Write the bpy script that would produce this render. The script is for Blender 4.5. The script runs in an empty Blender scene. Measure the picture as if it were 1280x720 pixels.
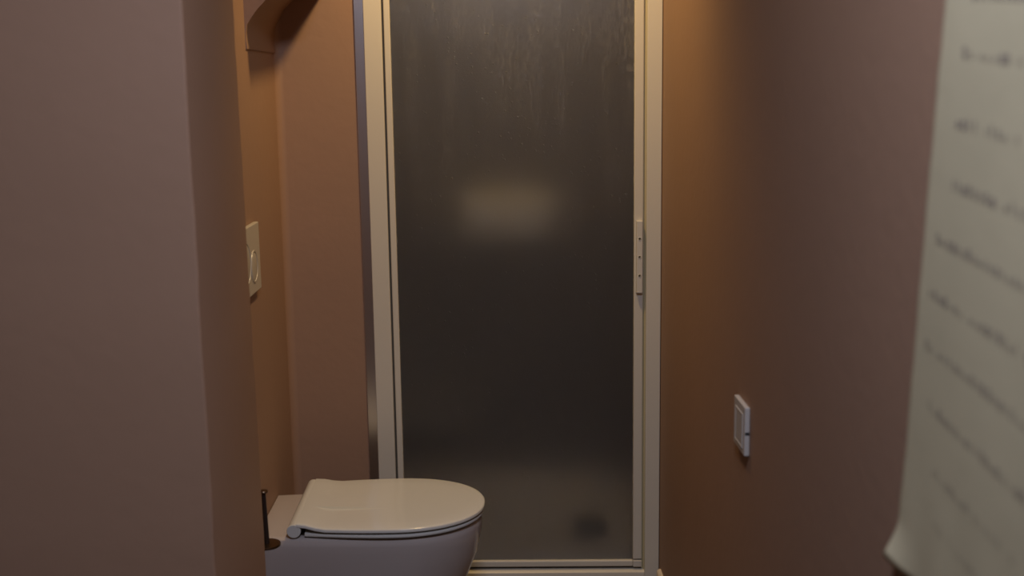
import bpy, bmesh, math, random
from mathutils import Vector, Matrix
random.seed(7)
C = bpy.context.scene.collection
SC = bpy.context.scene
PI = math.pi

# ------------------------------------------------------------------ camera
cam_data = bpy.data.cameras.new('camera')
cam = bpy.data.objects.new('camera', cam_data); C.objects.link(cam)
cam_data.sensor_width = 36.0
cam_data.lens = 36.0 * 1482 / 1280
cam_data.clip_start = 0.02
right = Vector((0.9997, -0.0179, -0.0140)); down = Vector((-0.0168, -0.1686, -0.9855))
fwd = Vector((0.0153, 0.9855, -0.1689)).normalized()
right = (right - fwd * right.dot(fwd)).normalized()
up = right.cross(fwd)
m = Matrix((right, up, -fwd)).transposed().to_4x4()
m.translation = Vector((0, 0, 1.45))
cam.matrix_world = m
cam_data.dof.use_dof = True
cam_data.dof.focus_distance = 3.0
cam_data.dof.aperture_fstop = 2.8
SC.camera = cam

# ------------------------------------------------------------------ light
world = bpy.data.worlds.new('world'); SC.world = world; world.use_nodes = True
world.node_tree.nodes['Background'].inputs[0].default_value = (0.55, 0.6, 0.7, 1)
world.node_tree.nodes['Background'].inputs[1].default_value = 0.02


def lamp(name, kind, loc, energy, col, target=None, **kw):
    d = bpy.data.lights.new(name, kind); d.energy = energy; d.color = col
    for k, v in kw.items():
        setattr(d, k, v)
    o = bpy.data.objects.new(name, d); C.objects.link(o); o.location = loc
    if target is not None:
        o.rotation_euler = (Vector(target) - Vector(loc)).to_track_quat('-Z', 'Y').to_euler()
    return o


lamp('ceiling_spot', 'SPOT', (0.02, 2.745, 2.37), 50, (1.0, 0.685, 0.315), (0.0, 3.45, 0.6),
     spot_size=math.radians(138), spot_blend=1.0, shadow_soft_size=0.05)
lamp('ceiling_panel', 'AREA', (0.07, 0.75, 2.39), 22.5, (0.79, 0.86, 1.15), (0.0, 1.0, 0.0),
     shape='DISK', size=0.35)
SC.view_settings.view_transform = 'Standard'
SC.view_settings.look = 'None'
SC.view_settings.exposure = 0.0
SC.view_settings.gamma = 1.0
SC.view_settings.use_curve_mapping = False


# ------------------------------------------------------------------ materials
def mat(name, col, rough=0.5, metal=0.0, spec=0.5, bump=0.0, bscale=60.0, vary=0.0, vscale=3.0, coat=0.0, bdist=0.002):
    mt = bpy.data.materials.new(name); mt.use_nodes = True
    nt = mt.node_tree; b = nt.nodes['Principled BSDF']
    b.inputs['Base Color'].default_value = (*col, 1)
    b.inputs['Roughness'].default_value = rough
    b.inputs['Metallic'].default_value = metal
    b.inputs['Specular IOR Level'].default_value = spec
    b.inputs['Coat Weight'].default_value = coat
    b.inputs['Coat Roughness'].default_value = 0.05
    tc = nt.nodes.new('ShaderNodeTexCoord')
    if bump > 0:
        n = nt.nodes.new('ShaderNodeTexNoise'); n.inputs['Scale'].default_value = bscale
        n.inputs['Detail'].default_value = 5
        nt.links.new(tc.outputs['Object'], n.inputs['Vector'])
        bp = nt.nodes.new('ShaderNodeBump'); bp.inputs['Strength'].default_value = bump
        bp.inputs['Distance'].default_value = bdist
        nt.links.new(n.outputs['Fac'], bp.inputs['Height'])
        nt.links.new(bp.outputs['Normal'], b.inputs['Normal'])
    if vary > 0:
        n2 = nt.nodes.new('ShaderNodeTexNoise'); n2.inputs['Scale'].default_value = vscale
        n2.inputs['Detail'].default_value = 4
        nt.links.new(tc.outputs['Object'], n2.inputs['Vector'])
        mx = nt.nodes.new('ShaderNodeMix'); mx.data_type = 'RGBA'
        mx.inputs['A'].default_value = (*[c * (1 - vary) for c in col], 1)
        mx.inputs['B'].default_value = (*[min(1, c * (1 + vary)) for c in col], 1)
        nt.links.new(n2.outputs['Fac'], mx.inputs['Factor'])
        nt.links.new(mx.outputs['Result'], b.inputs['Base Color'])
    return mt


M_WALL = mat('pink_plaster', (0.312, 0.188, 0.115), 0.62, bump=0.35, bscale=35, vary=0.05, vscale=4, spec=0.35)
M_CEIL = mat('ceiling_paint', (0.7, 0.66, 0.62), 0.8)
M_FLOOR = mat('floor_tile', (0.10, 0.08, 0.07), 0.45, vary=0.1)
M_CREAM = mat('cream_enamel', (0.60, 0.555, 0.44), 0.38, vary=0.02)
M_CREAM2 = mat('cream_plastic', (0.58, 0.545, 0.45), 0.3)
M_GASKET = mat('gasket', (0.10, 0.085, 0.06), 0.6)
M_SEAL = mat('yellowed_seal', (0.50, 0.43, 0.24), 0.45)
M_CHROME = mat('brushed_chrome', (0.70, 0.67, 0.65), 0.28, metal=1.0)
M_CERAMIC = mat('white_ceramic', (0.45, 0.395, 0.345), 0.09, coat=0.3)
M_LID = mat('white_lid_plastic', (0.59, 0.58, 0.51), 0.14)
M_PLATE = mat('ivory_plastic', (0.48, 0.435, 0.33), 0.3)
M_SWITCH = mat('switch_plastic', (0.50, 0.455, 0.39), 0.35)
M_SLOT = mat('dark_slot', (0.02, 0.018, 0.015), 0.7)
M_BRONZE = mat('dark_bronze', (0.16, 0.105, 0.06), 0.32, metal=1.0)
M_ROD = mat('dark_rod', (0.035, 0.022, 0.016), 0.4, metal=0.3)
M_BASE = mat('cream_baseboard', (0.72, 0.60, 0.42), 0.4)
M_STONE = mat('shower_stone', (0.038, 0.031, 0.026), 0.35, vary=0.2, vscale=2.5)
M_TRAY = mat('shower_tray_acrylic', (0.82, 0.76, 0.66), 0.4)
M_PALE = mat('pale_shelf', (0.85, 0.83, 0.76), 0.4)
M_DRAIN = mat('drain_dark', (0.012, 0.012, 0.012), 0.6)
M_PAPER = mat('aged_paper', (0.515, 0.445, 0.27), 0.9, vary=0.07, vscale=7, bump=0.2, bscale=25, spec=0.1)
M_INK = mat('grey_ink', (0.25, 0.195, 0.15), 0.9)


def glass_mat():
    mt = bpy.data.materials.new('frosted_glass'); mt.use_nodes = True
    nt = mt.node_tree; b = nt.nodes['Principled BSDF']
    b.inputs['Base Color'].default_value = (0.79, 0.77, 0.72, 1)
    b.inputs['Roughness'].default_value = 0.32
    b.inputs['IOR'].default_value = 1.45
    b.inputs['Transmission Weight'].default_value = 0.955
    tc = nt.nodes.new('ShaderNodeTexCoord')
    # fine satin grain
    n = nt.nodes.new('ShaderNodeTexNoise'); n.inputs['Scale'].default_value = 420; n.inputs['Detail'].default_value = 3
    nt.links.new(tc.outputs['Object'], n.inputs['Vector'])
    # water drops and dried runs
    mp = nt.nodes.new('ShaderNodeMapping'); mp.inputs['Scale'].default_value = (70, 70, 16)
    nt.links.new(tc.outputs['Object'], mp.inputs['Vector'])
    n2 = nt.nodes.new('ShaderNodeTexNoise'); n2.inputs['Scale'].default_value = 1.0; n2.inputs['Detail'].default_value = 6
    nt.links.new(mp.outputs['Vector'], n2.inputs['Vector'])
    v = nt.nodes.new('ShaderNodeTexVoronoi'); v.inputs['Scale'].default_value = 75
    nt.links.new(tc.outputs['Object'], v.inputs['Vector'])
    cr = nt.nodes.new('ShaderNodeMapRange'); cr.inputs['From Min'].default_value = 0.0; cr.inputs['From Max'].default_value = 0.22
    cr.inputs['To Min'].default_value = 1.0; cr.inputs['To Max'].default_value = 0.0
    nt.links.new(v.outputs['Distance'], cr.inputs['Value'])
    gate = nt.nodes.new('ShaderNodeMapRange'); gate.inputs['From Min'].default_value = 0.50; gate.inputs['From Max'].default_value = 0.62
    nt.links.new(n2.outputs['Fac'], gate.inputs['Value'])
    mul = nt.nodes.new('ShaderNodeMath'); mul.operation = 'MULTIPLY'
    nt.links.new(cr.outputs['Result'], mul.inputs[0]); nt.links.new(gate.outputs['Result'], mul.inputs[1])
    add = nt.nodes.new('ShaderNodeMath'); add.operation = 'MULTIPLY_ADD'; add.inputs[1].default_value = 0.16
    nt.links.new(n.outputs['Fac'], add.inputs[0]); nt.links.new(mul.outputs['Value'], add.inputs[2])
    bp = nt.nodes.new('ShaderNodeBump'); bp.inputs['Strength'].default_value = 0.7; bp.inputs['Distance'].default_value = 0.002
    nt.links.new(add.outputs['Value'], bp.inputs['Height'])
    nt.links.new(bp.outputs['Normal'], b.inputs['Normal'])
    # limescale specks and runs, thicker toward the top of the pane
    mp2 = nt.nodes.new('ShaderNodeMapping'); mp2.inputs['Scale'].default_value = (150, 150, 48)
    nt.links.new(tc.outputs['Object'], mp2.inputs['Vector'])
    n3 = nt.nodes.new('ShaderNodeTexNoise'); n3.inputs['Scale'].default_value = 1.0; n3.inputs['Detail'].default_value = 3
    nt.links.new(mp2.outputs['Vector'], n3.inputs['Vector'])
    mp3 = nt.nodes.new('ShaderNodeMapping'); mp3.inputs['Scale'].default_value = (22, 22, 3.5)
    nt.links.new(tc.outputs['Object'], mp3.inputs['Vector'])
    n4 = nt.nodes.new('ShaderNodeTexNoise'); n4.inputs['Scale'].default_value = 1.0; n4.inputs['Detail'].default_value = 4
    nt.links.new(mp3.outputs['Vector'], n4.inputs['Vector'])
    sx = nt.nodes.new('ShaderNodeSeparateXYZ'); nt.links.new(tc.outputs['Object'], sx.inputs['Vector'])
    zr = nt.nodes.new('ShaderNodeMapRange'); zr.inputs['From Min'].default_value = 0.95; zr.inputs['From Max'].default_value = 1.7
    zr.inputs['To Min'].default_value = 0.15; zr.inputs['To Max'].default_value = 1.0
    nt.links.new(sx.outputs['Z'], zr.inputs['Value'])
    g3 = nt.nodes.new('ShaderNodeMapRange'); g3.inputs['From Min'].default_value = 0.48; g3.inputs['From Max'].default_value = 0.64
    nt.links.new(n3.outputs['Fac'], g3.inputs['Value'])
    g4 = nt.nodes.new('ShaderNodeMapRange'); g4.inputs['From Min'].default_value = 0.40; g4.inputs['From Max'].default_value = 0.60
    nt.links.new(n4.outputs['Fac'], g4.inputs['Value'])
    m1 = nt.nodes.new('ShaderNodeMath'); m1.operation = 'MULTIPLY'
    nt.links.new(g3.outputs['Result'], m1.inputs[0]); nt.links.new(g4.outputs['Result'], m1.inputs[1])
    m2 = nt.nodes.new('ShaderNodeMath'); m2.operation = 'MULTIPLY'
    nt.links.new(m1.outputs['Value'], m2.inputs[0]); nt.links.new(zr.outputs['Result'], m2.inputs[1])
    m3 = nt.nodes.new('ShaderNodeMath'); m3.operation = 'MULTIPLY_ADD'
    m3.inputs[1].default_value = -0.085; m3.inputs[2].default_value = 0.965
    nt.links.new(m2.outputs['Value'], m3.inputs[0])
    nt.links.new(m3.outputs['Value'], b.inputs['Transmission Weight'])
    return mt


M_GLASS = glass_mat()


# ------------------------------------------------------------------ helpers
def obj(name, bm, material, parent=None, smooth=False):
    bmesh.ops.recalc_face_normals(bm, faces=bm.faces)
    me = bpy.data.meshes.new(name); bm.to_mesh(me); bm.free()
    if smooth:
        for p in me.polygons:
            p.use_smooth = True
        try:
            me.set_sharp_from_angle(angle=math.radians(35))
        except Exception:
            pass
    me.materials.append(material)
    o = bpy.data.objects.new(name, me); C.objects.link(o)
    if parent:
        o.parent = parent
    return o


def thing(name, label, cat, loc=(0, 0, 0), rotz=0, group=None):
    o = bpy.data.objects.new(name, None); C.objects.link(o)
    o.empty_display_size = 0.05
    o.location = loc; o.rotation_euler = (0, 0, rotz)
    o['label'] = label; o['category'] = cat
    if group:
        o['group'] = group
    return o


def struct(name, bm, material, label, smooth=False):
    o = obj(name, bm, material, None, smooth); o['kind'] = 'structure'; o['label'] = label
    return o


def box(bm, x0, x1, y0, y1, z0, z1, bev=0.0, seg=2):
    r = bmesh.ops.create_cube(bm, size=1.0)
    vs = r['verts']
    for v in vs:
        v.co = Vector(((x0 + x1) / 2 + v.co.x * (x1 - x0), (y0 + y1) / 2 + v.co.y * (y1 - y0), (z0 + z1) / 2 + v.co.z * (z1 - z0)))
    if bev > 0:
        es = list({e for v in vs for e in v.link_edges})
        bmesh.ops.bevel(bm, geom=es, offset=bev, segments=seg, affect='EDGES', profile=0.5)
    return bm


def bbox(*a, **k):
    return box(bmesh.new(), *a, **k)


def prism(bm, pts, axis, a0, a1):
    """polygon pts (2D) extruded along axis 'x','y' or 'z'"""
    def P(p, a):
        if axis == 'x': return (a, p[0], p[1])
        if axis == 'y': return (p[0], a, p[1])
        return (p[0], p[1], a)
    lo = [bm.verts.new(P(p, a0)) for p in pts]; hi = [bm.verts.new(P(p, a1)) for p in pts]
    n = len(pts)
    for i in range(n):
        bm.faces.new((lo[i], lo[(i + 1) % n], hi[(i + 1) % n], hi[i]))
    bm.faces.new(lo); bm.faces.new(hi[::-1])
    return bm


def tube(bm, pts, rad, n=16, cap=True):
    rings = []
    pts = [Vector(p) for p in pts]
    for i, p in enumerate(pts):
        t = (pts[min(i + 1, len(pts) - 1)] - pts[max(i - 1, 0)]).normalized()
        a = t.cross(Vector((0, 0, 1)))
        if a.length < 1e-3:
            a = t.cross(Vector((1, 0, 0)))
        a.normalize(); b = t.cross(a)
        r = rad[i] if isinstance(rad, (list, tuple)) else rad
        rings.append([bm.verts.new(p + a * r * math.cos(2 * PI * k / n) + b * r * math.sin(2 * PI * k / n)) for k in range(n)])
    for A, B in zip(rings, rings[1:]):
        for k in range(n):
            bm.faces.new((A[k], A[(k + 1) % n], B[(k + 1) % n], B[k]))
    if cap:
        bm.faces.new(rings[0]); bm.faces.new(rings[-1][::-1])
    return bm


def lathe(bm, prof, cx, cy, n=32):
    rings = [[bm.verts.new((cx + r * math.cos(2 * PI * k / n), cy + r * math.sin(2 * PI * k / n), z)) for k in range(n)] for r, z in prof]
    for A, B in zip(rings, rings[1:]):
        for k in range(n):
            bm.faces.new((A[k], A[(k + 1) % n], B[(k + 1) % n], B[k]))
    bm.faces.new(rings[0][::-1]); bm.faces.new(rings[-1])
    return bm


def loft(bm, rings, cap0=True, cap1=True):
    R = [[bm.verts.new(p) for p in r] for r in rings]
    n = len(R[0])
    for A, B in zip(R, R[1:]):
        for k in range(n):
            bm.faces.new((A[k], A[(k + 1) % n], B[(k + 1) % n], B[k]))
    if cap0: bm.faces.new(R[0][::-1])
    if cap1: bm.faces.new(R[-1])
    return bm


# ------------------------------------------------------------------ the setting
XR = 0.4595          # right wall
XL = -0.570         # wall behind the toilet
YB = 3.209          # back wall beside the shower door
ZC = 2.42
struct('floor', bbox(-2.3, 0.60, -1.6, 4.2, -0.1, 0.0), M_FLOOR, 'dim floor of the narrow bathroom, below the frame')
struct('ceiling', bbox(-2.3, 0.60, -1.6, 4.2, ZC, ZC + 0.1), M_CEIL, 'plain ceiling above the bathroom passage')
struct('wall_right', bbox(XR, 0.60, -1.6, 4.2, 0, ZC), M_WALL, 'long dusty pink plaster wall on the right with switch and paper')
struct('wall_left', bbox(XL - 0.12, XL, 2.30, 3.36, 0, ZC), M_WALL, 'plaster wall behind the toilet carrying the flush plate')
struct('wall_rear', bbox(-2.3, XR, -1.7, -1.6, 0, ZC), M_WALL, 'rear wall of the room, behind the viewer')
struct('wall_far_left', bbox(-2.4, -2.3, -1.6, 2.3, 0, ZC), M_WALL, 'far left room wall out of view')

# back wall, with a soft plaster fillet in the corner
bm = bmesh.new()
pts = [(XL, YB + 0.12), (XL, YB - 0.022)]
for k in range(1, 7):
    a = PI / 2 * k / 6
    pts.append((XL + 0.022 * (1 - math.cos(a)), YB - 0.022 * (1 - math.sin(a))))
pts += [(-0.338, YB), (-0.338, YB + 0.12)]
prism(bm, pts, 'z', 0, ZC)
struct('wall_back', bm, M_WALL, 'narrow terracotta pink wall between toilet niche and shower door', smooth=True)

# thick partition, its two room-side corners rounded by hand plastering
bm = bmesh.new()
rings = []
x1, y0, y1 = -0.4735, 1.85, 2.30
NZ = 60
for i in range(NZ + 1):
    z = ZC * i / NZ
    j = random.uniform(-1, 1) * 0.0009
    k2 = random.uniform(-1, 1) * 0.0006
    r = 0.004 + random.uniform(-0.001, 0.001)
    ring = [(-2.3, y1, z), (-2.3, y0, z)]
    for q in range(5):
        a = PI / 2 * q / 4
        ring.append((0.0085 + x1 + j - r + r * math.sin(a), y0 + r - r * math.cos(a) + j, z))
    for q in range(5):
        a = PI / 2 * q / 4
        lean = -0.0012 - 0.0068 * (z - 0.46) / 1.15
        ring.append((x1 + lean + k2 - r + r * math.cos(a), y1 - r + r * math.sin(a), z))
    rings.append(ring)
loft(bm, rings)
struct('wall_front_left', bm, M_WALL, 'thick mauve partition wall standing left of the toilet niche', smooth=True)

# sloping plastered soffit over the toilet (springs from the left wall with a small lip)
prof = [(XL, 1.541), (XL + 0.0035, 1.5412), (XL + 0.0042, 1.545), (XL + 0.0022, 1.562), (XL + 0.0026, 1.580), (XL + 0.006, 1.597),
        (XL + 0.017, 1.613), (XL + 0.031, 1.631), (XL + 0.052, 1.652), (XL + 0.085, 1.679), (XL + 0.110, 1.690), (XL + 0.150, 1.697),
        (XL + 0.150, ZC), (XL, ZC)]
bm = bmesh.new()
fr = []; bk = []
for i, (x, z) in enumerate(prof):
    lift = 0.022 * min(1, max(0, (z - 1.57) / 0.06)) if z < ZC else 0
    f = bm.verts.new((x, 2.833, z)); g = bm.verts.new((x, YB, z + lift))
    fr.append(f); bk.append(g)
n = len(prof)
for i in range(n):
    bm.faces.new((fr[i], fr[(i + 1) % n], bk[(i + 1) % n], bk[i]))
bm.faces.new(fr); bm.faces.new(bk[::-1])
struct('wall_overhead', bm, M_WALL, 'curved plaster soffit rising from the wall above the flush plate', smooth=True)

# shower recess
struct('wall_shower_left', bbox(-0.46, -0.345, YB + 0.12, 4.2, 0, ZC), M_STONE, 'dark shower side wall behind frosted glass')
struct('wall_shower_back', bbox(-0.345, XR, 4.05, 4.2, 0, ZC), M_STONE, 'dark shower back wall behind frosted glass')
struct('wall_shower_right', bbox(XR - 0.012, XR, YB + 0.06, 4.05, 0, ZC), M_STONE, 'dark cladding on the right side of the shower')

# baseboard along the right wall
bm = bmesh.new()
prism(bm, [(XR, 0.0), (XR, 0.092), (XR - 0.006, 0.092), (XR - 0.011, 0.086), (XR - 0.012, 0.078), (XR - 0.012, 0.0)], 'y', -1.6, 3.17)
struct('baseboard_right', bm, M_BASE, 'cream baseboard at the foot of the right wall')

# ------------------------------------------------------------------ shower door (set slightly askew)
TH = 0.0
door = thing('shower_door', 'tall shower door of dark frosted glass in a cream frame', 'shower door', (-0.07, 3.20, 0.0), TH)
ZT = 1.845          # top of the frame


def slope(o, k=-0.0150):
    for vv in o.data.vertices:
        vv.co.z += k * (vv.co.x - 0.15)


def dpart(name, x0, x1, y0, y1, z0, z1, mt, bev=0.0015, parent=door):
    return obj(name, bbox(x0, x1, y0, y1, z0, z1, bev=bev), mt, parent)


o = dpart('edge_strip', -0.2870, -0.2615, 0.0045, 0.016, 0.0, ZT, M_CHROME, 0.001); o['label'] = 'narrow chrome strip along the left of the frame'
dpart('jamb', -0.2620, -0.2145, 0.000, 0.034, 0.0, ZT, M_CREAM, 0.002)
dpart('gasket', -0.2145, -0.2090, 0.014, 0.030, 0.05, ZT - 0.02, M_GASKET, 0)
dpart('stile', -0.2090, -0.1925, 0.003, 0.028, 0.096, ZT - 0.045, M_CREAM, 0.0025)
dpart('stile', 0.4545, 0.4795, 0.003, 0.028, 0.1085, ZT - 0.045, M_CREAM, 0.0025)
dpart('jamb', 0.4875, 0.5280, -0.002, 0.034, 0.0, ZT, M_CREAM, 0.002)
o = dpart('seal', 0.4795, 0.4830, 0.010, 0.028, 0.05, ZT - 0.02, M_SEAL, 0.0005); o['label'] = 'yellowed sealing lip'
o = dpart('seal', 0.4830, 0.4875, 0.004, 0.028, 0.05, ZT - 0.02, M_SEAL, 0.001); o['label'] = 'yellowed sealing lip'
slope(dpart('rail', -0.1925, 0.4545, 0.003, 0.028, 0.0915, 0.1095, M_CREAM, 0.003))
dpart('rail', -0.2090, 0.4790, 0.003, 0.028, ZT - 0.045, ZT - 0.026, M_CREAM, 0.003)
dpart('head', -0.2145, 0.4865, 0.000, 0.034, ZT - 0.024, ZT, M_CREAM, 0.002)
slope(dpart('corner_block', 0.4545, 0.4795, 0.0005, 0.028, 0.0905, 0.1100, M_CREAM2, 0.002))
slope(dpart('threshold_gap', -0.2145, 0.4865, 0.016, 0.030, 0.076, 0.0925, M_GASKET, 0))
# threshold with a rounded nose
bm = bmesh.new()
prism(bm, [(-0.004, 0.0), (-0.006, 0.071), (-0.005, 0.077), (0.000, 0.0815), (0.010, 0.0832), (0.034, 0.0832), (0.034, 0.0)], 'x', -0.2145, 0.4865)
slope(obj('threshold', bm, M_CREAM, door, True))
glass = obj('glass_pane', bbox(-0.1945, 0.4550, 0.0130, 0.0190, 0.104, ZT - 0.043), M_GLASS, door)
glass['label'] = 'dark frosted pane with dried water drops'
# pull handle with three dimples
hd = dpart('handle', 0.4600, 0.4765, -0.012, 0.004, 0.883, 1.082, M_CREAM2, 0.002)
hd['label'] = 'slim cream pull bar with three screw dimples'
for z in (0.9315, 0.9830, 1.0330):
    bm = bmesh.new()
    N = 16
    prof_r = [(0.0042, -0.0120), (0.0040, -0.0130), (0.0033, -0.0131), (0.0026, -0.0118), (0.0008, -0.0117)]
    rr = [[(0.4682 + r * math.cos(2 * PI * k / N), y, z + r * math.sin(2 * PI * k / N)) for k in range(N)] for r, y in prof_r]
    loft(bm, rr)
    obj('screw_cap', bm, M_CREAM2, hd, True)

# ------------------------------------------------------------------ shower tray and shelf behind the glass
tray = thing('shower_tray', 'pale shower tray showing dimly through the foot of the glass', 'shower tray', (0.06, 3.65, 0.0))
bm = bmesh.new()


def rrect(x0, x1, y0, y1, r, z, n=6):
    out = []
    for cx, cy, a0 in ((x1 - r, y1 - r, 0), (x0 + r, y1 - r, PI / 2), (x0 + r, y0 + r, PI), (x1 - r, y0 + r, 1.5 * PI)):
        for k in range(n + 1):
            a = a0 + PI / 2 * k / n
            out.append((cx + r * math.cos(a), cy + r * math.sin(a), z))
    return out


loft(bm, [rrect(-0.395, 0.385, -0.355, 0.395, 0.02, 0.0), rrect(-0.395, 0.385, -0.355, 0.395, 0.02, 0.088),
          rrect(-0.37, 0.36, -0.33, 0.37, 0.05, 0.088), rrect(-0.34, 0.33, -0.30, 0.34, 0.06, 0.062)])
obj('basin', bm, M_TRAY, tray, True)
bm = bmesh.new(); lathe(bm, [(0.058, 0.0605), (0.058, 0.085), (0.052, 0.100), (0.036, 0.112), (0.01, 0.117)], 0.228, -0.115)
o = obj('drain', bm, M_DRAIN, tray, True); o['label'] = 'dark round drain cap seen as a smudge'

shelf = thing('shower_shelf', 'pale blurred ledge shape glowing through the middle of the frosted glass', 'shelf', (0.05, 4.05, 0.965))
obj('shelf_board', bbox(-0.150, 0.150, -0.16, 0.0, 0.0, 0.022, bev=0.006), M_PALE, shelf)
obj('back_plate', bbox(-0.150, 0.150, -0.016, 0.0, 0.022, 0.112, bev=0.004), M_PALE, shelf)
obj('front_rail', bbox(-0.150, 0.150, -0.16, -0.148, 0.022, 0.10, bev=0.004), M_PALE, shelf)
for s in (-1, 1):
    obj('side_panel', bbox(s * 0.144 - 0.006, s * 0.144 + 0.006, -0.148, -0.016, 0.022, 0.10, bev=0.003), M_PALE, shelf)

# ------------------------------------------------------------------ toilet
YT = 2.803
toilet = thing('toilet', 'wall-hung white toilet with its flat lid closed, before the shower', 'toilet', (0, YT, 0))


def dshape(xb, xm, xf, wb, w, z, rc=0.0, n=28, p=2.2):
    """D outline: straight back at xb, sides to xm, superelliptic nose at xf"""
    near = []
    K = 10
    for k in range(K + 1):
        t = k / K
        x = xb + (xm - xb) * t
        s = math.sin(t * PI / 2)
        near.append((x, wb + (w - wb) * s))
    for k in range(1, n + 1):
        a = PI / 2 * k / n
        near.append((xm + (xf - xm) * math.sin(a) ** (2 / p), w * max(0.0, math.cos(a)) ** (2 / 2.1)))
    out = [(x, -y, z) for x, y in near]
    out += [(x, y, z) for x, y in near[-2::-1]]
    return out


bm = bmesh.new()
lv = [(-0.570, -0.42, -0.42, 0.06, 0.085, 0.095), (-0.570, -0.36, -0.255, 0.090, 0.098, 0.105), (-0.570, -0.34, -0.200, 0.106, 0.112, 0.14),
      (-0.570, -0.31, -0.118, 0.126, 0.136, 0.20), (-0.570, -0.29, -0.073, 0.140, 0.153, 0.26), (-0.570, -0.27, -0.050, 0.150, 0.165, 0.32),
      (-0.570, -0.25, -0.040, 0.156, 0.172, 0.37), (-0.570, -0.25, -0.0385, 0.157, 0.1745, 0.390), (-0.570, -0.25, -0.040, 0.156, 0.174, 0.399),
      (-0.570, -0.25, -0.044, 0.153, 0.1705, 0.4065), (-0.568, -0.25, -0.051, 0.147, 0.164, 0.4098), (-0.565, -0.25, -0.062, 0.138, 0.155, 0.411)]
loft(bm, [dshape(a, b, c, d, e, z) for a, b, c, d, e, z in lv])
obj('bowl', bm, M_CERAMIC, toilet, True)
# seat ring
bm = bmesh.new()
sx = -0.452
loft(bm, [dshape(sx, -0.25, -0.040, 0.155, 0.1755, 0.4145), dshape(sx, -0.25, -0.0350, 0.159, 0.1800, 0.4155), dshape(sx, -0.25, -0.0340, 0.160, 0.1810, 0.4185),
          dshape(sx, -0.25, -0.0355, 0.1588, 0.1797, 0.4225), dshape(sx, -0.25, -0.042, 0.153, 0.174, 0.4238),
          dshape(sx + 0.06, -0.25, -0.085, 0.115, 0.130, 0.4236), dshape(sx + 0.06, -0.25, -0.086, 0.114, 0.129, 0.4146)], False, False)
bm.verts.ensure_lookup_table()
N = len(dshape(sx, -0.25, -0.04, .18, .19, 0))
A = bm.verts[:N]; B = bm.verts[-N:]
for k in range(N):
    bm.faces.new((A[k], A[(k + 1) % N], B[(k + 1) % N], B[k]))
obj('seat', bm, M_LID, toilet, True)
# lid
lid_r = []
for (d, z) in ((0.010, 0.4276), (0.0012, 0.4281), (0.0, 0.4296), (0.0, 0.4350), (0.0008, 0.4362), (0.003, 0.4375), (0.008, 0.4382)):
    lid_r.append(dshape(-0.470, -0.25, -0.031 - d, 0.1635 - d, 0.1835 - d, z))
for q in (0.75, 0.5, 0.25):
    lid_r.append([(-0.25 + (x + 0.25) * q if x > -0.25 else x, y * q, 0.4384) for x, y, z in dshape(-0.470, -0.25, -0.039, 0.1555, 0.1755, 0.4384)])


def lid_z(p):
    x, y, z = p
    t = max(0.0, min(1.0, (-0.405 - x) / 0.060))
    return (x, y, z + 0.0105 * t * t * (3 - 2 * t))


bm = bmesh.new()
# resample straight sides so the swell at the hinge is smooth: dshape already has 10 steps back to the nose
loft(bm, [[lid_z(p) for p in r] for r in lid_r], True, True)
obj('lid', bm, M_LID, toilet, True)
# hinge barrel
bm = bmesh.new()
tube(bm, [(-0.4770, -0.1630, 0.4292), (-0.4770, -0.1615, 0.4292), (-0.4770, 0.1615, 0.4292), (-0.4770, 0.1630, 0.4292)], [0.0150, 0.0165, 0.0165, 0.0150], 28)
obj('hinge', bm, M_LID, toilet, True)

# ------------------------------------------------------------------ bronze holder beside the toilet
hx, hy = -0.4955, 2.42
holder = thing('paper_holder', 'dark bronze rod with round foot disc, half hidden by the partition', 'holder', (hx, hy, 0.488))
bm = bmesh.new(); lathe(bm, [(0.026, -0.0045), (0.0295, -0.0035), (0.0300, -0.001), (0.0290, 0.0015), (0.010, 0.0025)], 0, 0)
o = obj('disc', bm, M_BRONZE, holder, True); o['label'] = 'round bronze disc'
bm = bmesh.new(); tube(bm, [(0.0005, 0, 0.002), (-0.0005, 0, 0.06), (-0.0015, 0, 0.118)], [0.0058, 0.0052, 0.0045], 16)
obj('rod', bm, M_ROD, holder, True)
bm = bmesh.new(); lathe(bm, [(0.0055, 0.114), (0.0095, 0.1155), (0.0100, 0.118), (0.0085, 0.120), (0.003, 0.121)], -0.0015, 0)
obj('cap', bm, M_BRONZE, holder, True)
bm = bmesh.new(); tube(bm, [(-0.016, -0.005, -0.002), (-0.028, -0.05, -0.002), (-0.03, -0.118, -0.002)], 0.005, 12)
obj('bracket', bm, M_BRONZE, holder, True)
bm = bmesh.new(); tube(bm, [(-0.03, -0.116, -0.002), (-0.03, -0.120, -0.002)], 0.016, 20)
obj('wall_rose', bm, M_BRONZE, holder, True)

# ------------------------------------------------------------------ flush plate
fp = thing('flush_plate', 'ivory dual flush plate with round buttons on wall above toilet', 'flush plate', (XL, 2.696, 1.058))
obj('plate', bbox(0.0, 0.012, -0.124, 0.124, -0.080, 0.080, bev=0.002), M_PLATE, fp)


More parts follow.
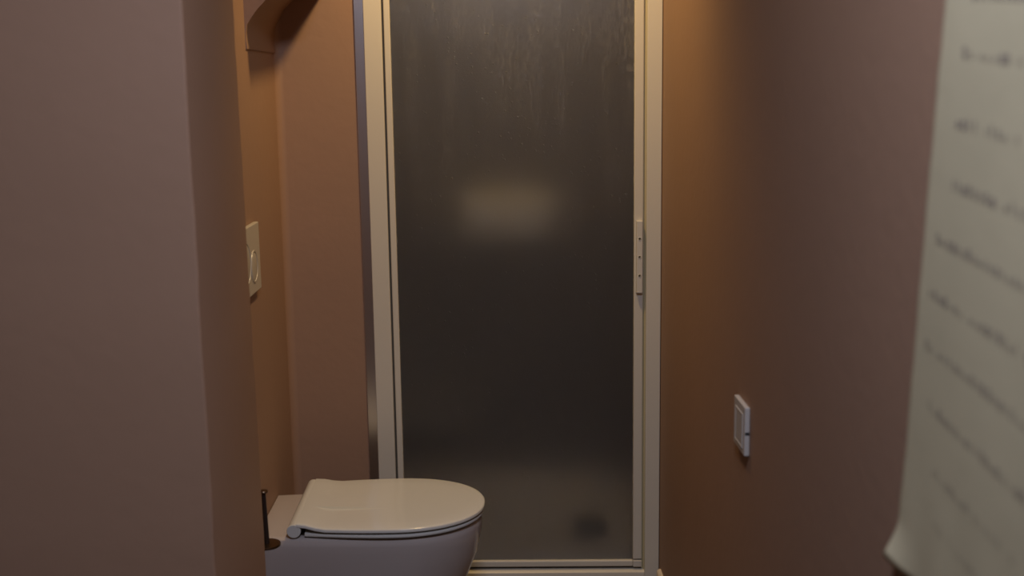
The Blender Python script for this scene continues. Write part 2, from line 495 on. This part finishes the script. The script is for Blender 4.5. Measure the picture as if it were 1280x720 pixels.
def ring_x(cy, cz, R, w, name):
    bm = bmesh.new(); N = 48
    prof_ = [(R - w, 0.0118), (R - w * 0.8, 0.0138), (R - w * 0.2, 0.0138), (R, 0.0118)]
    rr = [[(x, cy + r * math.cos(2 * PI * k / N), cz + r * math.sin(2 * PI * k / N)) for k in range(N)] for r, x in prof_]
    loft(bm, rr, False, False)
    bt = obj(name, bm, M_PLATE, fp, True)
    bm = bmesh.new()
    prof_ = [(R - w - 0.0015, 0.0115), (R - w - 0.0015, 0.0128), (R - w - 0.004, 0.0135), (0.004, 0.0122)]
    rr = [[(x, cy + r * math.cos(2 * PI * k / N), cz + r * math.sin(2 * PI * k / N)) for k in range(N)] for r, x in prof_]
    loft(bm, rr)
    obj('button', bm, M_PLATE, fp, True)


ring_x(0.049, -0.017, 0.0385, 0.005, 'button_ring')
ring_x(-0.042, 0.000, 0.052, 0.005, 'button_ring')

# ------------------------------------------------------------------ light switch
sw = thing('light_switch', 'square pale light switch plate on the pink right wall', 'switch', (XR, 2.1145, 0.823))
obj('plate', bbox(-0.0095, 0.0, -0.048, 0.048, -0.0455, 0.0455, bev=0.0018), M_SWITCH, sw)
bm = bmesh.new()
for (y0_, y1_, z0_, z1_) in ((-0.032, 0.032, 0.026, 0.030), (-0.032, 0.032, -0.036, -0.032), (-0.032, -0.028, -0.032, 0.026), (0.028, 0.032, -0.032, 0.026)):
    box(bm, -0.0109, -0.009, y0_, y1_, z0_, z1_, bev=0.0008)
obj('inner_frame', bm, M_SWITCH, sw)
obj('rocker', bbox(-0.0103, -0.009, -0.0275, 0.0275, -0.0315, 0.0255, bev=0.001), M_SWITCH, sw)
obj('notch', bbox(-0.0085, -0.001, -0.0487, -0.0475, -0.0055, -0.0005), M_SLOT, sw)

# ------------------------------------------------------------------ handwritten sheet on the right wall
# local frame: e = across the sheet toward the camera, v = down the sheet
pst = thing('wall_poster', 'large yellowed sheet of faint handwriting with a curled corner on right wall', 'poster', (XR, 1.211, 1.529))
e = Vector((0, -math.cos(math.radians(4.4)), -math.sin(math.radians(4.4))))
v = Vector((0, 0.1172, -0.9931))


def paper(a, b):
    """a metres across, b metres down -> local point, with the sheet's sag and its curled lower corner"""
    off = 0.0022 + 0.0012 * math.sin(b * 9 + a * 14) * min(1, a * 20 + .3)
    # curl of the lower left corner
    c = max(0.0, (b - 0.574) / 0.050) * max(0.0, 1 - a / 0.07)
    off += 0.0125 * c ** 1.6
    off += 0.003 * max(0.0, (b - 0.50) / 0.12) * (0.5 + 0.5 * math.sin(a * 60))
    wig = 0.0012 * math.sin(b * 55) + 0.0008 * math.sin(b * 131 + 1)
    p = e * (a + (wig if a < 1e-6 else 0)) + v * b
    # the corner is drawn out past the straight edge
    p += Vector((0, 0.003 * c ** 1.3, 0.004 * c))
    return Vector((-off, p.y, p.z))


bm = bmesh.new()
NA, NB = 40, 90
AW, B0, B1 = 0.42, -0.32, 0.627
g = []
for j in range(NB + 1):
    row = []
    for i in range(NA + 1):
        a = AW * (i / NA) ** 1.4
        bmax = B1 - 0.05 * a + 0.003 * math.sin(a * 45)
        b = B0 + (bmax - B0) * (j / NB) ** 0.85
        row.append(bm.verts.new(paper(a, b)))
    g.append(row)
for j in range(NB):
    for i in range(NA):
        bm.faces.new((g[j][i], g[j][i + 1], g[j + 1][i + 1], g[j + 1][i]))
po = obj('sheet', bm, M_PAPER, pst, True)
md = po.modifiers.new('thickness', 'SOLIDIFY'); md.thickness = 0.0006; md.offset = 0

# lines of handwriting: (px start Y, z of the start, weight)
lines = [(1.1565, 1.5239, 1.0), (1.1730, 1.4701, 1.0), (1.1806, 1.4031, 0.95), (1.1832, 1.3417, 0.95), (1.2200, 1.2837, 0.8),
         (1.2351, 1.2256, 0.75), (1.2398, 1.1688, 0.75), (1.2230, 1.1050, 0.65), (1.2080, 1.0400, 0.4), (1.1900, 0.985, 0.3), (1.17, 1.588, 1.0), (1.17, 1.648, 1.0)]


def stroke(bm, ab, w):
    P = []
    for i, (a, b) in enumerate(ab):
        t0 = Vector(ab[max(0, i - 1)]); t1 = Vector(ab[min(len(ab) - 1, i + 1)])
        t = (t1 - t0)
        nrm = Vector((-t.y, t.x))
        nrm = nrm.normalized() if nrm.length > 1e-7 else Vector((1, 0))
        for s in (-1, 1):
            q = paper(max(a + nrm.x * w * s, 1e-5), b + nrm.y * w * s); q.x -= 0.0009
            P.append(bm.verts.new(q))
    for i in range(len(ab) - 1):
        bm.faces.new((P[2 * i], P[2 * i + 1], P[2 * i + 3], P[2 * i + 2]))


for (Y0, z0, wt) in lines:
    # solve e*a + v*b = (Y0-1.228, z0-1.529)
    dy, dz = Y0 - 1.228, z0 - 1.529
    det = e.y * v.z - v.y * e.z
    a0 = (dy * v.z - v.y * dz) / det
    b0 = (e.y * dz - dy * e.z) / det
    bm = bmesh.new()
    a = a0
    while a < 0.30:
        h = random.uniform(0.006, 0.0105); wd = random.uniform(0.0055, 0.0085)
        kind = random.random()
        w = 0.0011 * wt * random.uniform(0.55, 1.35)
        if kind < 0.45:      # loop
            n_ = 12
            stroke(bm, [(a + wd / 2 + wd / 2 * math.cos(PI / 2 + 2 * PI * k / n_), b0 - h / 2 + h / 2 * math.sin(PI / 2 + 2 * PI * k / n_)) for k in range(n_ + 1)], w)
        elif kind < 0.75:    # upright with hook
            stroke(bm, [(a + 0.001, b0 - h * 1.2), (a + 0.001, b0 - h * 0.5), (a + 0.002, b0 - 0.001), (a + wd * 0.7, b0)], w)
            stroke(bm, [(a + 0.001, b0 - h * 0.6), (a + wd * 0.6, b0 - h * 0.7)], w)
        else:                # zigzag
            stroke(bm, [(a + wd * k / 4, b0 - (h * 0.75 if k % 2 else 0.0)) for k in range(5)], w)
        a += wd + random.uniform(0.0045, 0.0085)
        if random.random() < 0.08:
            a += 0.012
    hw = obj('handwriting', bm, M_INK, pst)
    hw['kind'] = 'stuff'
